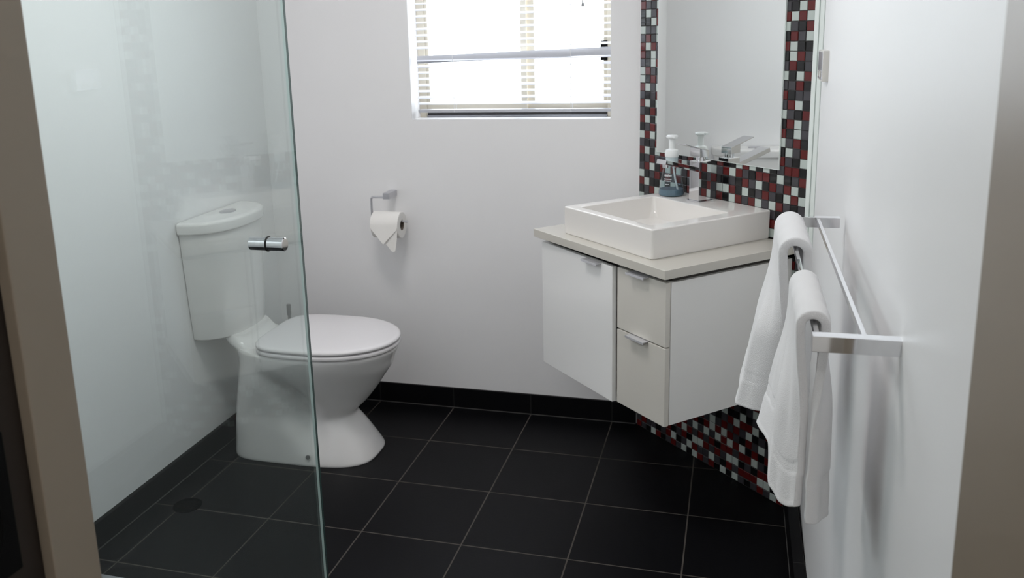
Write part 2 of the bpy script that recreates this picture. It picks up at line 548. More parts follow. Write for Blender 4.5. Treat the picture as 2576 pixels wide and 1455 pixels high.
for lo, hi in (((XL - 0.09, LY0, LZ0), (XL - 0.05, LY0 + 0.03, LZ1)), ((XL - 0.09, LY1 - 0.03, LZ0), (XL - 0.05, LY1, LZ1)),
               ((XL - 0.09, LY0 + 0.03, LZ0), (XL - 0.05, LY1 - 0.03, LZ0 + 0.03)), ((XL - 0.09, LY0 + 0.03, LZ1 - 0.03), (XL - 0.05, LY1 - 0.03, LZ1))):
    b.box(lo, hi)
b.build('window_frame', M['frame_cream'], win2)
b = MB(); b.box((XL - 0.072, LY0 + 0.03, LZ0 + 0.03), (XL - 0.068, LY1 - 0.03, LZ1 - 0.03))
b.build('pane', M['window_glass'], win2, smooth=False)

# ------------------------------------------------------------------ venetian blind
bl = thing('venetian_blind', (0.836, YB + 0.045, WZ1), 'white venetian blind with open slats hanging in the bright window', 'blind')
BX0, BX1, BY = WX0 + 0.014, WX1 - 0.004, YB + 0.040
b = MB(); b.box((BX0, BY - 0.018, WZ1 - 0.035), (BX1, BY + 0.018, WZ1 - 0.002), 0.002)
b.build('head_rail', M['slat'], bl)
def slat(zc, tilt, sag=0.0, w=0.0125, m='slat'):
    b = MB()
    n = 6
    ringsL, ringsR = [], []
    prof = []
    for i in range(n + 1):
        u = -1 + 2 * i / n
        prof.append((u * w, 0.0016 * (1 - u * u)))
    prof2 = prof + [(p[0], p[1] - 0.0005) for p in reversed(prof)]
    ca, sa = math.cos(tilt), math.sin(tilt)
    rs = []
    for x, dz in ((BX0, -sag), (BX1, 0.0)):
        rs.append([(x, BY + p * ca - q * sa, zc + dz + p * sa + q * ca) for p, q in prof2])
    b.rings(rs, True, True)
    return b.build('slat', M[m], bl)
PITCH = 0.0218
zz = WZ0 + 0.055
i = 0
while zz < WZ1 - 0.05:
    if i == 8:
        slat(zz - 0.004, math.radians(78), 0.016, 0.0135, 'slat_rail')
    else:
        slat(zz, math.radians(16 + 2 * math.sin(i * 2.3)))
    zz += PITCH
    i += 1
b = MB(); b.box((BX0, BY - 0.013, WZ0 + 0.0225), (BX1, BY + 0.013, WZ0 + 0.0335), 0.003)
b.build('bottom_rail', M['slat_rail'], bl)
for x in (0.632, 1.052):
    for dy in (-0.0135, 0.0135):
        b = MB(); b.tube([(x, BY + dy, WZ0 + 0.024), (x, BY + dy, WZ1 - 0.03)], 0.0009, 6)
        b.build('ladder_cord', M['cord'], bl)
b = MB()
b.tube([(1.096, BY - 0.024, 1.488), (1.096, BY - 0.020, WZ1 - 0.03)], 0.0009, 6)
b.build('pull_cord', M['cord'], bl)
b = MB(); b.lathe([(0.0015, 0.024), (0.0028, 0.020), (0.0034, 0.008), (0.0062, 0.002), (0.0056, 0)], (1.096, BY - 0.024, 1.466), n=16)
b.build('cord_tassel', M['brush_grey'], bl)

# ------------------------------------------------------------------ door frame around the viewpoint
dr = bpy.data.objects.new('door_1', None); C.objects.link(dr); dr.location = (DX0, YF, 0); ROOT['door_1'] = Vector(dr.location)
structure(dr, 'taupe painted door frame seen at both picture edges')
b = MB()
b.box((DX0 - 0.022, YF - 0.056, 0), (DX0, YF + 0.003, DZ), 0.0025)
b.box((DX1, YF - 0.20, 0), (DX1 + 0.014, YF + 0.003, DZ), 0.0025)
b.box((DX0 - 0.022, YF - 0.056, DZ), (DX1 + 0.014, YF + 0.003, DZ + 0.022), 0.0025)
b.build('door_stop', M['jamb'], dr)
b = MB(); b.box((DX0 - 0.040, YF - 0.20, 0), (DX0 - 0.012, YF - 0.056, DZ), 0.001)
jr = b.build('door_rebate', M['jamb_shade'], dr); jr['label'] = 'left jamb rebate, its shade painted in as dark brown'
b = MB(); b.box((DX0 - 0.013, YF - 0.185, 0.93), (DX0 - 0.0085, YF - 0.0825, 1.064), 0.001)
pts = [(DX0 - 0.007, YF - 0.122 + 0.022 * math.cos(t), 0.995 + 0.045 * math.sin(t)) for t in [i * math.pi / 12 - math.pi / 2 for i in range(13)]]
b.tube(pts, 0.0022, 8)
b.build('strike_plate', M['black_metal'], dr)

# ------------------------------------------------------------------ housing for the added ceiling fill light
lp = thing('ceiling_fill_light', (0.72, -0.95, ZC), 'unseen square ceiling light added as fill above the bathroom floor', 'light')
b = MB()
for lo, hi in (((0.47, -1.20, 2.345), (0.97, -1.185, ZC)), ((0.47, -0.715, 2.345), (0.97, -0.70, ZC)), ((0.47, -1.185, 2.345), (0.485, -0.715, ZC)), ((0.955, -1.185, 2.345), (0.97, -0.715, ZC)), ((0.485, -1.185, 2.38), (0.955, -0.715, ZC))):
    b.box(lo, hi)
b.build('fill_housing', M['housing_white'], lp, smooth=False)

# ------------------------------------------------------------------ floor drain
fd = thing('floor_drain', (0.015, -0.588, 0), 'round dark drain grate in the shower side floor tiles', 'drain')
b = MB(); b.lathe([(0.044, 0.0), (0.044, 0.0012), (0.038, 0.0016), (0.037, 0.001)], (0.015, -0.588, 0), n=40)
for k in range(-3, 4):
    hw = math.sqrt(0.036 ** 2 - (k * 0.01) ** 2)
    b.box((0.015 - hw, -0.588 + k * 0.01 - 0.0022, 0.001), (0.015 + hw, -0.588 + k * 0.01 + 0.0022, 0.0022))
b.build('grate', M['drain'], fd)

# ------------------------------------------------------------------ shower glass door
GX = 0.732
gd = thing('shower_glass_door', (GX, -1.08, 0.02), 'frameless clear shower glass panel standing in front of the toilet', 'shower screen')
GY1 = -1.081
b = MB(); b.box((GX - 0.005, YF + 0.004, 0.012), (GX + 0.005, GY1 - 0.0006, 2.0))
b.build('glass_panel', M['glass'], gd, smooth=False)
b = MB(); b.box((GX - 0.005, GY1 - 0.0005, 0.012), (GX + 0.0005, GY1, 2.0))
b.build('glass_edge', M['glass_edge_daylit'], gd, smooth=False)
b = MB(); b.box((GX + 0.0006, GY1 - 0.0005, 0.012), (GX + 0.005, GY1, 2.0))
b.build('glass_edge_dark', M['glass_edge'], gd, smooth=False)
KY, KZ = -1.2256, 1.0071
b = MB(); b.lathe([(0.0128, 0.0), (0.0132, 0.001), (0.0132, 0.0338), (0.0120, 0.0350), (0.0, 0.0350)], (GX + 0.008, KY, KZ), (1, 0, 0), 48)
kn = b.build('knob', M['chrome'], gd)
b = MB(); b.lathe([(0.0128, 0.0), (0.0132, 0.001), (0.0132, 0.0350), (0.0120, 0.0362), (0.0, 0.0362)], (GX + 0.005, KY, KZ), (-1, 0, 0), 48)
b.build('knob', M['chrome'], gd)
b = MB(); b.lathe([(0.0135, 0.0), (0.0150, 0.0008), (0.0150, 0.0028), (0.0135, 0.0034)], (GX + 0.005, KY, KZ), (1, 0, 0), 48)
b.build('knob_washer', M['rubber'], gd)
for zc in (0.3, 1.75):
    b = MB(); b.box((GX - 0.012, YF, zc - 0.03), (GX + 0.012, YF + 0.05, zc + 0.03), 0.002)
    b.build('hinge', M['chrome'], gd)

# ------------------------------------------------------------------ toilet
YT = -0.125
toi = thing('toilet', (0.2, YT, 0), 'white ceramic toilet with closed lid behind the shower glass', 'toilet')
def outline(xb, xf, w, xm, nb, nf, pinch=(0, 0, 0), n=80):
    """closed plan outline, symmetric about y = YT"""
    up_ = []
    for i in range(n + 1):
        x = xb + (xf - xb) * (1 - math.cos(math.pi * i / n)) / 2
        if x < xm:
            t = (xm - x) / (xm - xb)
            h = w * max(0.0, 1 - t ** nb) ** (1 / nb)
        else:
            t = (x - xm) / (xf - xm)
            h = w * max(0.0, 1 - t ** nf) ** (1 / nf)
        pa, pc, pw = pinch
        if pa:
            h *= 1 - pa * math.exp(-((x - pc) / pw) ** 2)
        up_.append((x, h))
    pts = [(x, YT - h) for x, h in up_] + [(x, YT + h) for x, h in reversed(up_[1:-1])]
    return pts
def ring(z, *a, **k):
    return [(x, y, z) for x, y in outline(*a, **k)]
b = MB()
PP = [  # z, back x, front x, half width, x of widest, rear and front squareness, waist groove (depth, x)
    (0.000, -0.035, 0.462, 0.148, 0.15, 4.5, 3.3, 0.00, 0.290),
    (0.008, -0.037, 0.463, 0.149, 0.15, 4.5, 3.2, 0.00, 0.290),
    (0.030, -0.036, 0.452, 0.147, 0.15, 4.5, 3.0, 0.03, 0.287),
    (0.060, -0.033, 0.436, 0.144, 0.14, 4.5, 2.7, 0.10, 0.282),
    (0.100, -0.029, 0.411, 0.141, 0.12, 4.5, 2.4, 0.22, 0.272),
    (0.130, -0.025, 0.390, 0.139, 0.10, 4.5, 2.2, 0.32, 0.264),
    (0.147, -0.022, 0.384, 0.138, 0.10, 4.5, 2.15, 0.36, 0.258),
    (0.165, -0.020, 0.398, 0.138, 0.10, 4.5, 2.1, 0.37, 0.251),
    (0.195, -0.017, 0.428, 0.141, 0.12, 4.3, 2.1, 0.36, 0.241),
    (0.240, -0.011, 0.464, 0.149, 0.16, 4.0, 2.1, 0.28, 0.222),
    (0.285, -0.007, 0.495, 0.160, 0.21, 3.5, 2.1, 0.14, 0.192),
    (0.320, -0.007, 0.519, 0.170, 0.25, 3.0, 2.1, 0.04, 0.158),
    (0.350, -0.012, 0.529, 0.179, 0.28, 2.7, 2.1, 0.00, 0.130),
    (0.370, -0.022, 0.538, 0.184, 0.29, 2.5, 2.1, 0.00, 0.120),
    (0.381, -0.027, 0.541, 0.185, 0.29, 2.4, 2.1, 0.00, 0.120),
    (0.388, -0.023, 0.536, 0.181, 0.29, 2.4, 2.1, 0.00, 0.120),
]
def catmull(p0, p1, p2, p3, t):
    return tuple(0.5 * (2 * b_ + (c_ - a_) * t + (2 * a_ - 5 * b_ + 4 * c_ - d_) * t * t + (3 * b_ - a_ - 3 * c_ + d_) * t ** 3) for a_, b_, c_, d_ in zip(p0, p1, p2, p3))
R = []
for i in range(len(PP) - 1):
    for k in range(4):
        q = catmull(PP[max(i - 1, 0)], PP[i], PP[i + 1], PP[min(i + 2, len(PP) - 1)], k / 4)
        R.append(ring(q[0], q[1], q[2], q[3], q[4], q[5], q[6], (max(q[7], 0.0001), q[8], 0.052)))
R.append(ring(*PP[-1][:7]))
b.rings(R)
pan = b.build('pan', M['ceramic'], toi, angle=60)
# plinth shelf rising under the cistern
b = MB()
b.rings([ring(0.382, -0.022, 0.125, 0.125, 0.05, 2.3, 2.6), ring(0.392, -0.034, 0.095, 0.120, 0.03, 2.3, 2.6), ring(0.405, -0.050, 0.064, 0.116, 0.01, 2.4, 2.6), ring(0.430, -0.065, 0.040, 0.112, -0.01, 2.4, 2.6)])
b.build('cistern_shelf', M['ceramic'], toi, angle=60)
def seat_ring(z, g):
    # egg outline: straight narrow hinge end, wide middle, round front
    return ring(z + 0.0035, 0.091 - g * 0.6, 0.549 + g, 0.189 + g, 0.315, 4.4, 2.05)
b = MB()
b.rings([seat_ring(0.386, -0.012), seat_ring(0.387, -0.002), seat_ring(0.391, 0.001), seat_ring(0.399, 0.001), seat_ring(0.402, -0.003), seat_ring(0.402, -0.02)])
b.build('seat', M['plastic'], toi, angle=60)
b = MB()
b.rings([seat_ring(0.4045, -0.014), seat_ring(0.4048, -0.003), seat_ring(0.408, 0.0015), seat_ring(0.414, 0.0015), seat_ring(0.4185, -0.004), seat_ring(0.4205, -0.014), seat_ring(0.422, -0.05), seat_ring(0.4225, -0.10), seat_ring(0.423, -0.14)])
b.build('lid', M['plastic'], toi, angle=60)
for s in (-1, 1):
    b = MB(); b.lathe([(0.011, 0), (0.011, 0.03)], (0.098, YT + s * 0.075 - 0.015, 0.407), (0, 1, 0), 20)
    b.build('hinge', M['plastic'], toi)
YC = -0.125
def cring(z, xf, w, e, ne=2.35):
    """D-shaped cistern outline against the left wall"""
    p = []
    n = 44
    for i in range(n + 1):
        t = -math.pi / 2 + math.pi * i / n
        c_, s_ = math.cos(t), math.sin(t)
        x = (XL + 0.004 + e) + (xf - XL - 0.004 - e) * abs(c_) ** (2 / ne)
        y = YC + w * math.copysign(abs(s_) ** (2 / ne), s_)
        p.append((x, y, z))
    return p
b = MB()
b.rings([cring(0.424, 0.014, 0.165, 0), cring(0.430, 0.022, 0.172, 0), cring(0.52, 0.028, 0.179, 0), cring(0.70, 0.034, 0.190, 0), cring(0.790, 0.036, 0.195, 0)])
b.build('cistern', M['ceramic'], toi, angle=50)
b = MB()
b.rings([cring(0.789, 0.038, 0.198, 0), cring(0.791, 0.043, 0.203, 0), cring(0.796, 0.045, 0.205, 0), cring(0.818, 0.045, 0.205, 0), cring(0.824, 0.043, 0.203, 0), cring(0.827, 0.038, 0.198, 0), cring(0.8285, 0.025, 0.185, 0)])
b.build('cistern_lid', M['ceramic'], toi, angle=50)
b = MB()
q = [(-0.042 + 0.024 * math.cos(t), YC + 0.005 + 0.034 * math.sin(t)) for t in [2 * math.pi * i / 40 for i in range(40)]]
b.rings([[(x, y, 0.828) for x, y in q], [(x, y, 0.8318) for x, y in q], [(-0.042 + (x + 0.042) * 0.92, YC + 0.005 + (y - YC - 0.005) * 0.92, 0.8328) for x, y in q]])
fb = b.build('flush_button', M['satin'], toi)
b = MB(); b.lathe([(0.0, 0.0), (0.0075, 0.0), (0.0075, 0.003), (0.0, 0.003)], (0.268, YT - 0.1465, 0.033), (0.1, -1, 0.15), 20)
b.build('floor_bolt', M['brush_grey'], toi)

# ------------------------------------------------------------------ toilet brush behind the toilet
BRX, BRY = -0.014, 0.190
tb = thing('toilet_brush', (BRX, BRY, 0), 'grey toilet brush handle rising behind the toilet lid near the corner', 'toilet brush')
b = MB(); b.lathe([(0.042, 0), (0.044, 0.003), (0.040, 0.20), (0.037, 0.20), (0.036, 0.01)], (BRX, BRY, 0), n=32)
b.build('holder', M['brush_grey'], tb)
b = MB(); b.lathe([(0.0062, 0.02), (0.0062, 0.363), (0.0082, 0.365), (0.0082, 0.405), (0.0070, 0.407)], (BRX, BRY, 0), n=20)
b.build('handle', M['brush_grey'], tb)

# ------------------------------------------------------------------ toilet roll holder and roll
th = thing('toilet_roll_holder', (0.39, YB, 0.82), 'chrome bent arm toilet roll holder fixed to the window wall', 'holder')
HY = YB - 0.072
b = MB(); b.box((0.383, HY - 0.006, 0.815), (0.408, YB, 0.838), 0.0015)
b.build('wall_mount', M['satin'], th)
arm = [(0.392, HY, 0.822), (0.350, HY, 0.822)]
for i in range(1, 8):
    t = i / 8 * math.pi / 2
    arm.append((0.345 - 0.010 * math.sin(t), HY, 0.812 + 0.010 * math.cos(t)))
RZ = 0.727
arm += [(0.335, HY, 0.80), (0.335, HY, RZ + 0.03)]
for i in range(1, 8):
    t = i / 8 * math.pi / 2
    arm.append((0.345 - 0.010 * math.cos(t), HY, RZ + 0.018 - 0.010 * math.sin(t)))
arm += [(0.350, HY, RZ + 0.008), (0.472, HY, RZ + 0.008)]
b = MB(); b.tube(arm, 0.0042, 10)
b.build('arm', M['satin'], th)
tr = thing('toilet_roll', (0.4, HY, RZ), 'white toilet paper roll with its end folded to a point, on the wall holder', 'toilet paper')
RX0, RX1, RR = 0.345, 0.450, 0.048
CZ = RZ - 0.0057
b = MB(); b.lathe([(0.0195, RX0), (RR - 0.002, RX0), (RR, RX0 + 0.002), (RR, RX1 - 0.002), (RR - 0.002, RX1), (0.0195, RX1), (0.0195, RX0)], (0, HY, CZ), (1, 0, 0), 56, cap=False)
b.build('roll', M['paper'], tr)
b = MB(); b.lathe([(0.0197, RX0 + 0.0005), (0.0197, RX1 - 0.0005), (0.0180, RX1 - 0.0005), (0.0180, RX0 + 0.0005), (0.0197, RX0 + 0.0005)], (0, HY, CZ), (1, 0, 0), 40, cap=False)
b.build('core', M['cardboard'], tr)
# hanging sheet: wraps over the front of the roll, then folded into a point
def sheet(name, path, xl, xr):
    b = MB()
    V, Fc = [], []
    for off in (0.0, 0.0011):
        for i, (y, z) in enumerate(path):
            t = i / (len(path) - 1)
            l, r = xl(t), xr(t)
            for k in range(5):
                V.append((lerp(l, r, k / 4), y - off, z))
    n = len(path) * 5
    for i in range(len(path) - 1):
        for k in range(4):
            a_ = i * 5 + k
            Fc += [(a_, a_ + 1, a_ + 6, a_ + 5), (n + a_, n + a_ + 5, n + a_ + 6, n + a_ + 1)]
    vs, fs = b.quadmesh(V, Fc)
    return b.build(name, M['paper'], tr)
pth = [(HY - (RR + 0.0012) * math.sin(t), CZ + (RR + 0.0012) * math.cos(t)) for t in [i / 10 * math.pi / 2 for i in range(11)]]
pth += [(HY - RR - 0.0012 - 0.001 * i, CZ - 0.0085 * i) for i in range(1, 8)]
def le(t): return RX0 if t < 0.60 else lerp(RX0, 0.394, (t - 0.60) / 0.40)
def ri(t): return RX1 if t < 0.62 else lerp(RX1, 0.397, (t - 0.62) / 0.38)
sheet('folded_sheet', pth, le, ri)
pt2 = [(HY - RR + 0.0006, CZ - 0.002 - 0.0096 * i) for i in range(0, 10)]
sheet('hanging_sheet', pt2, lambda t: lerp(RX0 + 0.002, 0.425, min(1, t * 1.0) ** 0.9), lambda t: lerp(RX1 - 0.001, 0.437, t ** 1.6))

# ------------------------------------------------------------------ vanity
CT, CB = 0.797, 0.772
VS0, VS1, VN = 0.088, 0.672, 0.434        # carcass
FN = 0.452                                # face of the fronts
van = thing('vanity_cabinet', D(0.38, 0.2, 0.372), 'white wall hung vanity cabinet with one door and two stone grey drawers', 'cabinet')
b = MB()
ZB, ZT = 0.366, 0.757
b.box((VS0, 0.004, ZB), (VS0 + 0.016, VN, ZT), 0.001, frame=D)
b.box((VS0 + 0.016, 0.004, ZB), (VS1 - 0.018, VN, ZB + 0.016), 0, frame=D)
b.box((VS0 + 0.016, 0.004, ZB), (VS1 - 0.018, 0.012, ZT), 0, frame=D)
b.box((0.462, 0.012, ZB), (0.470, VN - 0.003, ZT), 0, frame=D)
b.build('carcass', M['gloss_side'], van)
b = MB(); b.box((VS1 - 0.018, 0.004, ZB), (VS1, VN + 0.001, ZT), 0.001, frame=D)
b.build('side_panel', M['gloss_side'], van)
b = MB(); b.box((VS0 + 0.02, 0.02, ZT - 0.001), (VS1 - 0.012, VN - 0.012, CB), 0, frame=D)
b.build('top_rail', M['carcass'], van)
b = MB(); b.box((VS0 + 0.02, VN - 0.012, ZB + 0.02), (VS1 - 0.02, VN - 0.002, ZT - 0.004), 0, frame=D)
b.build('inner_face', M['carcass'], van)
# door swings very slightly open about its left edge
DA = math.radians(1.9)
def Dd(s, n, z):
    s0, n0 = VS0 + 0.006, VN + 0.002
    ds, dn = s - s0, n - n0
    return D(s0 + ds * math.cos(DA) - dn * math.sin(DA), n0 + ds * math.sin(DA) + dn * math.cos(DA), z)
def handle(parent, f, sc_, zt, nf):
    """edge pull: folded strip over the top edge with a lip projecting"""
    b = MB()
    w_ = 0.037
    b.box((sc_ - w_, nf - 0.016, zt + 0.0002), (sc_ + w_, nf + 0.002, zt + 0.0018), 0, frame=f)
    b.box((sc_ - w_, nf + 0.0021, zt - 0.0008), (sc_ + w_, nf + 0.0185, zt + 0.0018), 0.0006, frame=f)
    b.box((sc_ - w_, nf + 0.0187, zt - 0.0045), (sc_ + w_, nf + 0.0210, zt + 0.0018), 0.0005, frame=f)
    return b.build('handle', M['pull'], parent)
b = MB(); b.box((VS0 + 0.006, VN + 0.002, ZB - 0.002), (0.4655, FN, ZT + 0.001), 0.0022, frame=Dd)
door = b.build('door', M['gloss_white'], van); door['label'] = 'white gloss door'
handle(door, Dd, 0.377, ZT - 0.001, FN - 0.001)
zs = 0.583
for z0_, z1_ in ((zs + 0.0015, ZT + 0.001), (ZB - 0.002, zs - 0.0015)):
    b = MB(); b.box((0.470, VN + 0.002, z0_), (VS1 - 0.001, FN, z1_), 0.0022, frame=D)
    dw = b.build('drawer', M['gloss_beige'], van); dw['label'] = 'stone grey gloss drawer front'
    handle(dw, D, 0.567, z1_, FN - 0.001)

b = MB(); b.box((0.076, 0.003, CB), (0.686, 0.470, CT), 0.0022, frame=D)
ct = b.build('vanity_countertop', M['stone'])
tag(ct, 'pale stone slab countertop on the vanity under the white basin', 'countertop')

# basin: square vessel with a flat tap ledge
bs = thing('vessel_basin', D(0.385, 0.2, CT), 'square white ceramic basin standing on the vanity countertop', 'basin')
BS0, BS1, BN0, BN1, BT = 0.183, 0.588, 0.0035, 0.430, 0.879
def rrect(s0, s1, n0, n1, r, z, k=7):
    p = []
    for cs, cn, a0 in ((s1 - r, n1 - r, 0), (s0 + r, n1 - r, 90), (s0 + r, n0 + r, 180), (s1 - r, n0 + r, 270)):
        for i in range(k + 1):
            t = math.radians(a0 + 90 * i / k)
            p.append(D(cs + r * math.cos(t), cn + r * math.sin(t), z))
    return p
b = MB()
i0, i1, j0, j1 = 0.221, 0.542, 0.117, 0.396
rs = [rrect(BS0 + 0.003, BS1 - 0.003, BN0, BN1 - 0.003, 0.008, CT), rrect(BS0, BS1, BN0, BN1, 0.008, CT + 0.004), rrect(BS0, BS1, BN0, BN1, 0.006, BT - 0.004), rrect(BS0 + 0.0012, BS1 - 0.0012, BN0, BN1 - 0.0012, 0.006, BT - 0.001),
      rrect(BS0 + 0.004, BS1 - 0.004, BN0 + 0.001, BN1 - 0.004, 0.006, BT),
      rrect(i0 - 0.003, i1 + 0.003, j0 - 0.003, j1 + 0.003, 0.010, BT), rrect(i0, i1, j0, j1, 0.010, BT - 0.002),
      rrect(i0 + 0.004, i1 - 0.004, j0 + 0.003, j1 - 0.004, 0.016, BT - 0.04), rrect(i0 + 0.012, i1 - 0.012, j0 + 0.010, j1 - 0.012, 0.026, CT + 0.018),
      rrect(i0 + 0.035, i1 - 0.035, j0 + 0.030, j1 - 0.035, 0.04, CT + 0.012), rrect(0.37, 0.394, 0.246, 0.270, 0.0119, CT + 0.010)]
b.rings(rs)
b.build('bowl', M['basin'], bs, angle=50)
b = MB(); b.lathe([(0.0, 0.0095), (0.021, 0.0095), (0.021, 0.013), (0.012, 0.015), (0.0, 0.015)], D(0.382, 0.258, CT), n=28)
b.build('drain_plug', M['chrome'], bs)

# mixer tap
tp = thing('basin_mixer_tap', D(0.366, 0.064, BT), 'square chrome mixer tap on the ledge of the basin', 'tap')
b = MB()
b.box((0.338, 0.034, BT), (0.394, 0.092, BT + 0.005), 0.001, frame=D)
b.build('base_plate', M['chrome'], tp)
b = MB()
b.box((0.3455, 0.041, BT + 0.005), (0.3865, 0.088, 1.0007), 0.0012, frame=D)
b.build('tap_body', M['chrome'], tp)
def slope(p0, p1, th_):
    (n0, z0_), (n1, z1_) = p0, p1
    d = Vector((n1 - n0, z1_ - z0_)).normalized()
    return [(n0, z0_), (n1, z1_), (n1 + d.y * th_, z1_ - d.x * th_), (n0 + d.y * th_ * 0.2, z0_ - th_ * 1.05)]
q = slope((0.084, 0.9838), (0.2125, 1.0180), 0.0132)
b = MB(); b.hexa([D(0.346, *q[0]), D(0.386, *q[0]), D(0.386, *q[1]), D(0.346, *q[1]), D(0.346, *q[3]), D(0.386, *q[3]), D(0.386, *q[2]), D(0.346, *q[2])], 0.0008)
b.build('spout', M['chrome'], tp)
b = MB(); b.lathe([(0.0, 0), (0.0085, 0), (0.0085, 0.011), (0.0, 0.011)], D(0.366, 0.198, 0.9935), (0.0, 0.0, 1), 24)
b.build('aerator', M['chrome'], tp)
b = MB(); b.lathe([(0.0145, 0.0), (0.0145, 0.014)], D(0.366, 0.064, 1.0), n=28)
b.build('neck', M['chrome'], tp)
b = MB()
b.hexa([D(0.3455, 0.051, 1.0125), D(0.3875, 0.051, 1.0125), D(0.3875, 0.0875, 1.0145), D(0.3455, 0.0875, 1.0145),
        D(0.3455, 0.051, 1.0320), D(0.3875, 0.051, 1.0320), D(0.3875, 0.0875, 1.0415), D(0.3455, 0.0875, 1.0415)], 0.0008)
b.hexa([D(0.3455, 0.051, 1.0290), D(0.3875, 0.051, 1.0290), D(0.3875, 0.1420, 1.0555), D(0.3455, 0.1420, 1.0555),
        D(0.3455, 0.0505, 1.0325), D(0.3875, 0.0505, 1.0325), D(0.3875, 0.1415, 1.0580), D(0.3455, 0.1415, 1.0580)], 0.0005)
b.build('lever', M['chrome'], tp)

# soap bottle
SP = D(0.2405, 0.0655, BT)
sb = thing('soap_dispenser', SP, 'flask shaped foam soap bottle with blue liquid and white pump beside the tap', 'soap bottle')
b = MB()
b.lathe([(0.0, 0.0005), (0.036, 0.0005), (0.0392, 0.004), (0.0392, 0.012), (0.0350, 0.035), (0.0275, 0.075), (0.0225, 0.100), (0.0205, 0.115), (0.0192, 0.120)], SP, n=56, cap=False)
b.build('bottle', M['soap_clear'], sb)
b = MB()
b.lathe([(0.0, 0.0015), (0.035, 0.0015), (0.0380, 0.004), (0.0380, 0.012), (0.0362, 0.021), (0.0, 0.021)], SP, n=48)
b.build('liquid', M['soap_blue'], sb)
b = MB()
b.lathe([(0.0185, 0.095), (0.0185, 0.120), (0.0205, 0.121), (0.0215, 0.126), (0.0212, 0.136), (0.0185, 0.142), (0.0105, 0.145), (0.0095, 0.147), (0.0092, 0.172), (0.0110, 0.176), (0.0115, 0.179)], SP, n=40)
b.build('pump_collar', M['pump_white'], sb)
b = MB()
nz_ = D(0, -1, 0) - D(0, 0, 0)
b.lathe([(0.0, 0.178), (0.0150, 0.178), (0.0185, 0.181), (0.0185, 0.184), (0.0145, 0.187), (0.0, 0.188)], SP, n=40)
bx = Vector((SP.x, SP.y, BT + 0.1825))
dr_ = Vector((0.55, -0.83, 0)).normalized(); sd = Vector((dr_.y, -dr_.x, 0))
b.hexa([bx + dr_ * u + sd * v + Vector((0, 0, w)) for w in (-0.0035, 0.0035) for u, v in ((0.0, -0.008), (0.024, -0.006), (0.024, 0.006), (0.0, 0.008))], 0.0012)
b.build('pump_head', M['pump_white'], sb)
b = MB(); b.tube([SP + Vector((0.003, 0, 0.10)), SP + Vector((0.012, -0.004, 0.05)), SP + Vector((0.024, -0.008, 0.004))], 0.0028, 8)
b.build('dip_tube', M['pump_white'], sb)
# printed lines, wrapped on the cone facing the room
b = MB()
def cone_r(h):
    return lerp(0.0350, 0.0275, (h - 0.035) / 0.04) + 0.0004
def patch(a0, a1, h0, h1, k=5):
    V = []
    for h in (h0, h1):
        for i in range(k + 1):
            t = lerp(a0, a1, i / k)
            V.append(SP + Vector((cone_r(h) * math.cos(t), cone_r(h) * math.sin(t), h)))
    b.quadmesh(V, [(i, i + 1, k + 2 + i, k + 1 + i) for i in range(k)])
ac = math.radians(-108)
rl = random.Random(3)
for h, hh, n_, wd in ((0.0625, 0.0062, 6, 0.80), (0.0535, 0.0026, 10, 0.80), (0.0480, 0.0026, 9, 0.72), (0.038, 0.0020, 4, 0.34)):
    x = ac - wd / 2
    st = wd / n_
    for i in range(n_):
        patch(x + i * st, x + i * st + st * rl.uniform(0.55, 0.85), h, h + hh * rl.uniform(0.8, 1.1), 2)
b.build('label_print', M['print'], sb)

# ------------------------------------------------------------------ mirror
b = MB()
mz0, mz1, ms0, ms1 = 0.9955, 1.92, 0.0985, 0.6125
b.box((ms0, 0.0025, mz0), (ms1, 0.0070, mz1), 0, m=M['mirror_edge'], frame=D)
V = [D(ms0 + 0.0015, 0.0072, mz0 + 0.0015), D(ms1 - 0.0015, 0.0072, mz0 + 0.0015), D(ms1 - 0.0015, 0.0072, mz1 - 0.0015), D(ms0 + 0.0015, 0.0072, mz1 - 0.0015)]
b.quadmesh(V, [(0, 1, 2, 3)], M['mirror'])
mr = b.build('wall_mirror', None, smooth=False)
tag(mr, 'frameless rectangular mirror on the mosaic above the basin', 'mirror')

# ------------------------------------------------------------------ power outlet on the right wall
OY0, OY1, OZ0 = -0.445, -0.329, 1.253
OX = xr(-0.45) + 0.001
po = thing('power_outlet', (OX, -0.387, 1.29), 'small pale power outlet on the right wall beside the mosaic trim', 'outlet')
b = MB(); b.box((OX - 0.0145, OY0, OZ0), (OX + 0.002, OY1, OZ0 + 0.072), 0.0015)
b.build('plate', M['outlet'], po)
b = MB(); b.box((OX - 0.0158, OY0 + 0.004, OZ0 + 0.004), (OX - 0.0140, OY1 - 0.004, OZ0 + 0.068), 0.0006)
b.build('face_plate', M['outlet_face'], po)
for k in range(2):
    b = MB(); b.box((OX - 0.0185, OY0 + 0.02 + k * 0.05, OZ0 + 0.010), (OX - 0.0156, OY0 + 0.034 + k * 0.05, OZ0 + 0.024), 0.001)
    b.build('switch', M['outlet'], po)

# ------------------------------------------------------------------ double towel rail
ZR = 1.050
RY0, RY1 = -1.700, -1.040                # near and far bracket
FBX, BBX = 1.696, 1.746
rl_ = thing('double_towel_rail', (XR, -1.37, ZR), 'square chrome double towel rail with two bars on the right wall', 'towel rail')
for yc in (RY0, RY1):
    b = MB(); b.box((1.690, yc - 0.0085, ZR - 0.0185), (XR + 0.001, yc + 0.0085, ZR), 0.0006)
    b.build('bracket', M['chrome'], rl_)
for xc in (FBX, BBX):
    b = MB(); b.box((xc - 0.0027, RY0 + 0.008, ZR - 0.0095), (xc + 0.0027, RY1 - 0.008, ZR - 0.0015), 0.0004)
    b.build('bar', M['chrome'], rl_)

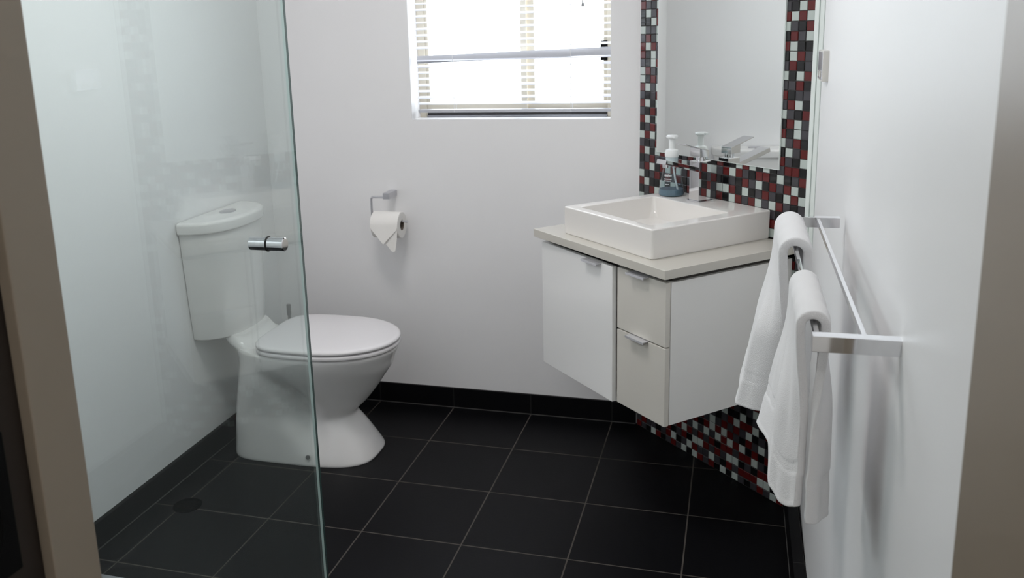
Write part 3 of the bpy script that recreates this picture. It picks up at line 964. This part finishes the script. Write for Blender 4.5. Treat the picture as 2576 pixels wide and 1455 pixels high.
# ------------------------------------------------------------------ hand towels
def towel(name, label, y_far, y_near, front, back, zf, zb, r, th_, seed=1):
    """front(t, d) and back(t, d) give the x, y of the hanging flap; t runs far to near, d is 0 at the rail, 1 at the hem"""
    nt_, nv = 60, 190
    zc = ZR - 0.0015 - (r - th_ / 2) + 0.0036
    V = []
    for i in range(nt_ + 1):
        t = i / nt_
        y = lerp(y_far, y_near, t)
        Lf, Lb = zc - zf(t), zc - zb(t)
        arc = math.pi * r
        # the same share of rows for each column keeps the mesh even where the hem steps
        jf, ja = 88, 22
        for j in range(nv + 1):
            if j <= jf:
                d = 1 - j / jf
                xf, yf = front(t, d)
                k = sstep(0.0, 0.55, d)
                p = [lerp(FBX - r, xf, k), lerp(y, yf, k), zc - Lf * d]
                hem, side = Lf * (1 - d), -1
            elif j < jf + ja:
                a_ = math.pi * (j - jf) / ja
                p = [FBX - r * math.cos(a_), y, zc + r * math.sin(a_)]
                hem, side = 1, 0
            else:
                d = (j - jf - ja) / (nv - jf - ja)
                xf, yf = back(t, d)
                k = sstep(0.0, 0.55, d)
                p = [lerp(FBX + r, xf, k), lerp(y, yf, k), zc - Lb * d]
                hem, side = Lb * (1 - d), 1
            p[0] += 0.0010 * math.sin(7 * t * math.pi + seed) * math.sin(p[2] * 23 + seed)
            if 0.046 < hem < 0.064:      # woven border, slightly sunken
                p[0] -= 0.0012 * side
            if hem < 0.006:              # turned hem
                p[0] += 0.0008 * side
            V.append(p)
    F = []
    for i in range(nt_):
        for j in range(nv):
            a_ = i * (nv + 1) + j
            F.append((a_, a_ + 1, a_ + nv + 2, a_ + nv + 1))
    b = MB()
    vs, fs = b.quadmesh(V, F)
    bmesh.ops.recalc_face_normals(b.bm, faces=fs)
    o = b.build(name, M['towel'], angle=180)
    sm = o.modifiers.new('thickness', 'SOLIDIFY')
    sm.thickness = th_
    sm.offset = 0.0
    sd_ = o.modifiers.new('round', 'SUBSURF')
    sd_.levels = sd_.render_levels = 1
    return tag(o, label, 'towel', 'white hand towels on the rail')

# nearer towel: front flap flares at its far corner, an inner layer hangs lower at the near side
def n_front(t, d):
    if t < 0.42:
        u = t / 0.42
        return lerp(1.683 - 0.037 * d ** 1.3, 1.672 - 0.010 * d, u), lerp(-1.475, -1.585, u)
    u = (t - 0.42) / 0.58
    return lerp(1.670 - 0.010 * d, 1.691, u), lerp(-1.590, -1.645, u ** 0.8)
def n_back(t, d):
    if t < 0.55:
        u = t / 0.55
        return lerp(1.730, 1.722, u), lerp(-1.47, -1.615, u)
    u = (t - 0.55) / 0.45
    return lerp(1.722, 1.698, u), lerp(-1.615, -1.648, math.sin(u * math.pi / 2))
def n_hem(t):
    a_ = lerp(0.835, 0.852, min(1, t / 0.38))
    u = max(0.0, (t - 0.44) / 0.56)
    b_ = 0.804 - 0.010 * math.sin(u * math.pi)
    return lerp(a_, b_, sstep(0.37, 0.45, t))
towel('hand_towel', 'nearer white hand towel, hanging lowest on the front rail bar', -1.466, -1.655, n_front, n_back,
      n_hem, lambda t: 0.786 - 0.006 * math.sin(t * 3), 0.0142, 0.0110, seed=2)
# farther towel: front flap leans out towards the room at the bottom
def f_front(t, d):
    xl = 1.662 - 0.042 * d ** 1.25
    if t < 0.45:
        u = t / 0.45
        return lerp(xl + 0.012, xl, u), lerp(-1.09, -1.262, u)
    u = (t - 0.45) / 0.55
    return lerp(xl, xl + lerp(0.026, 0.050, d), u), -1.262 - 0.022 * math.sin(u * math.pi * 0.55)
def f_back(t, d):
    return lerp(1.727, 1.720, t), lerp(-1.09, -1.287, t)
towel('hand_towel', 'farther white hand towel on the front rail bar, nearest the vanity', -1.075, -1.287, f_front, f_back,
      lambda t: 0.774 - 0.004 * math.sin(t * 3), lambda t: 0.80, 0.0185, 0.0140, seed=5)
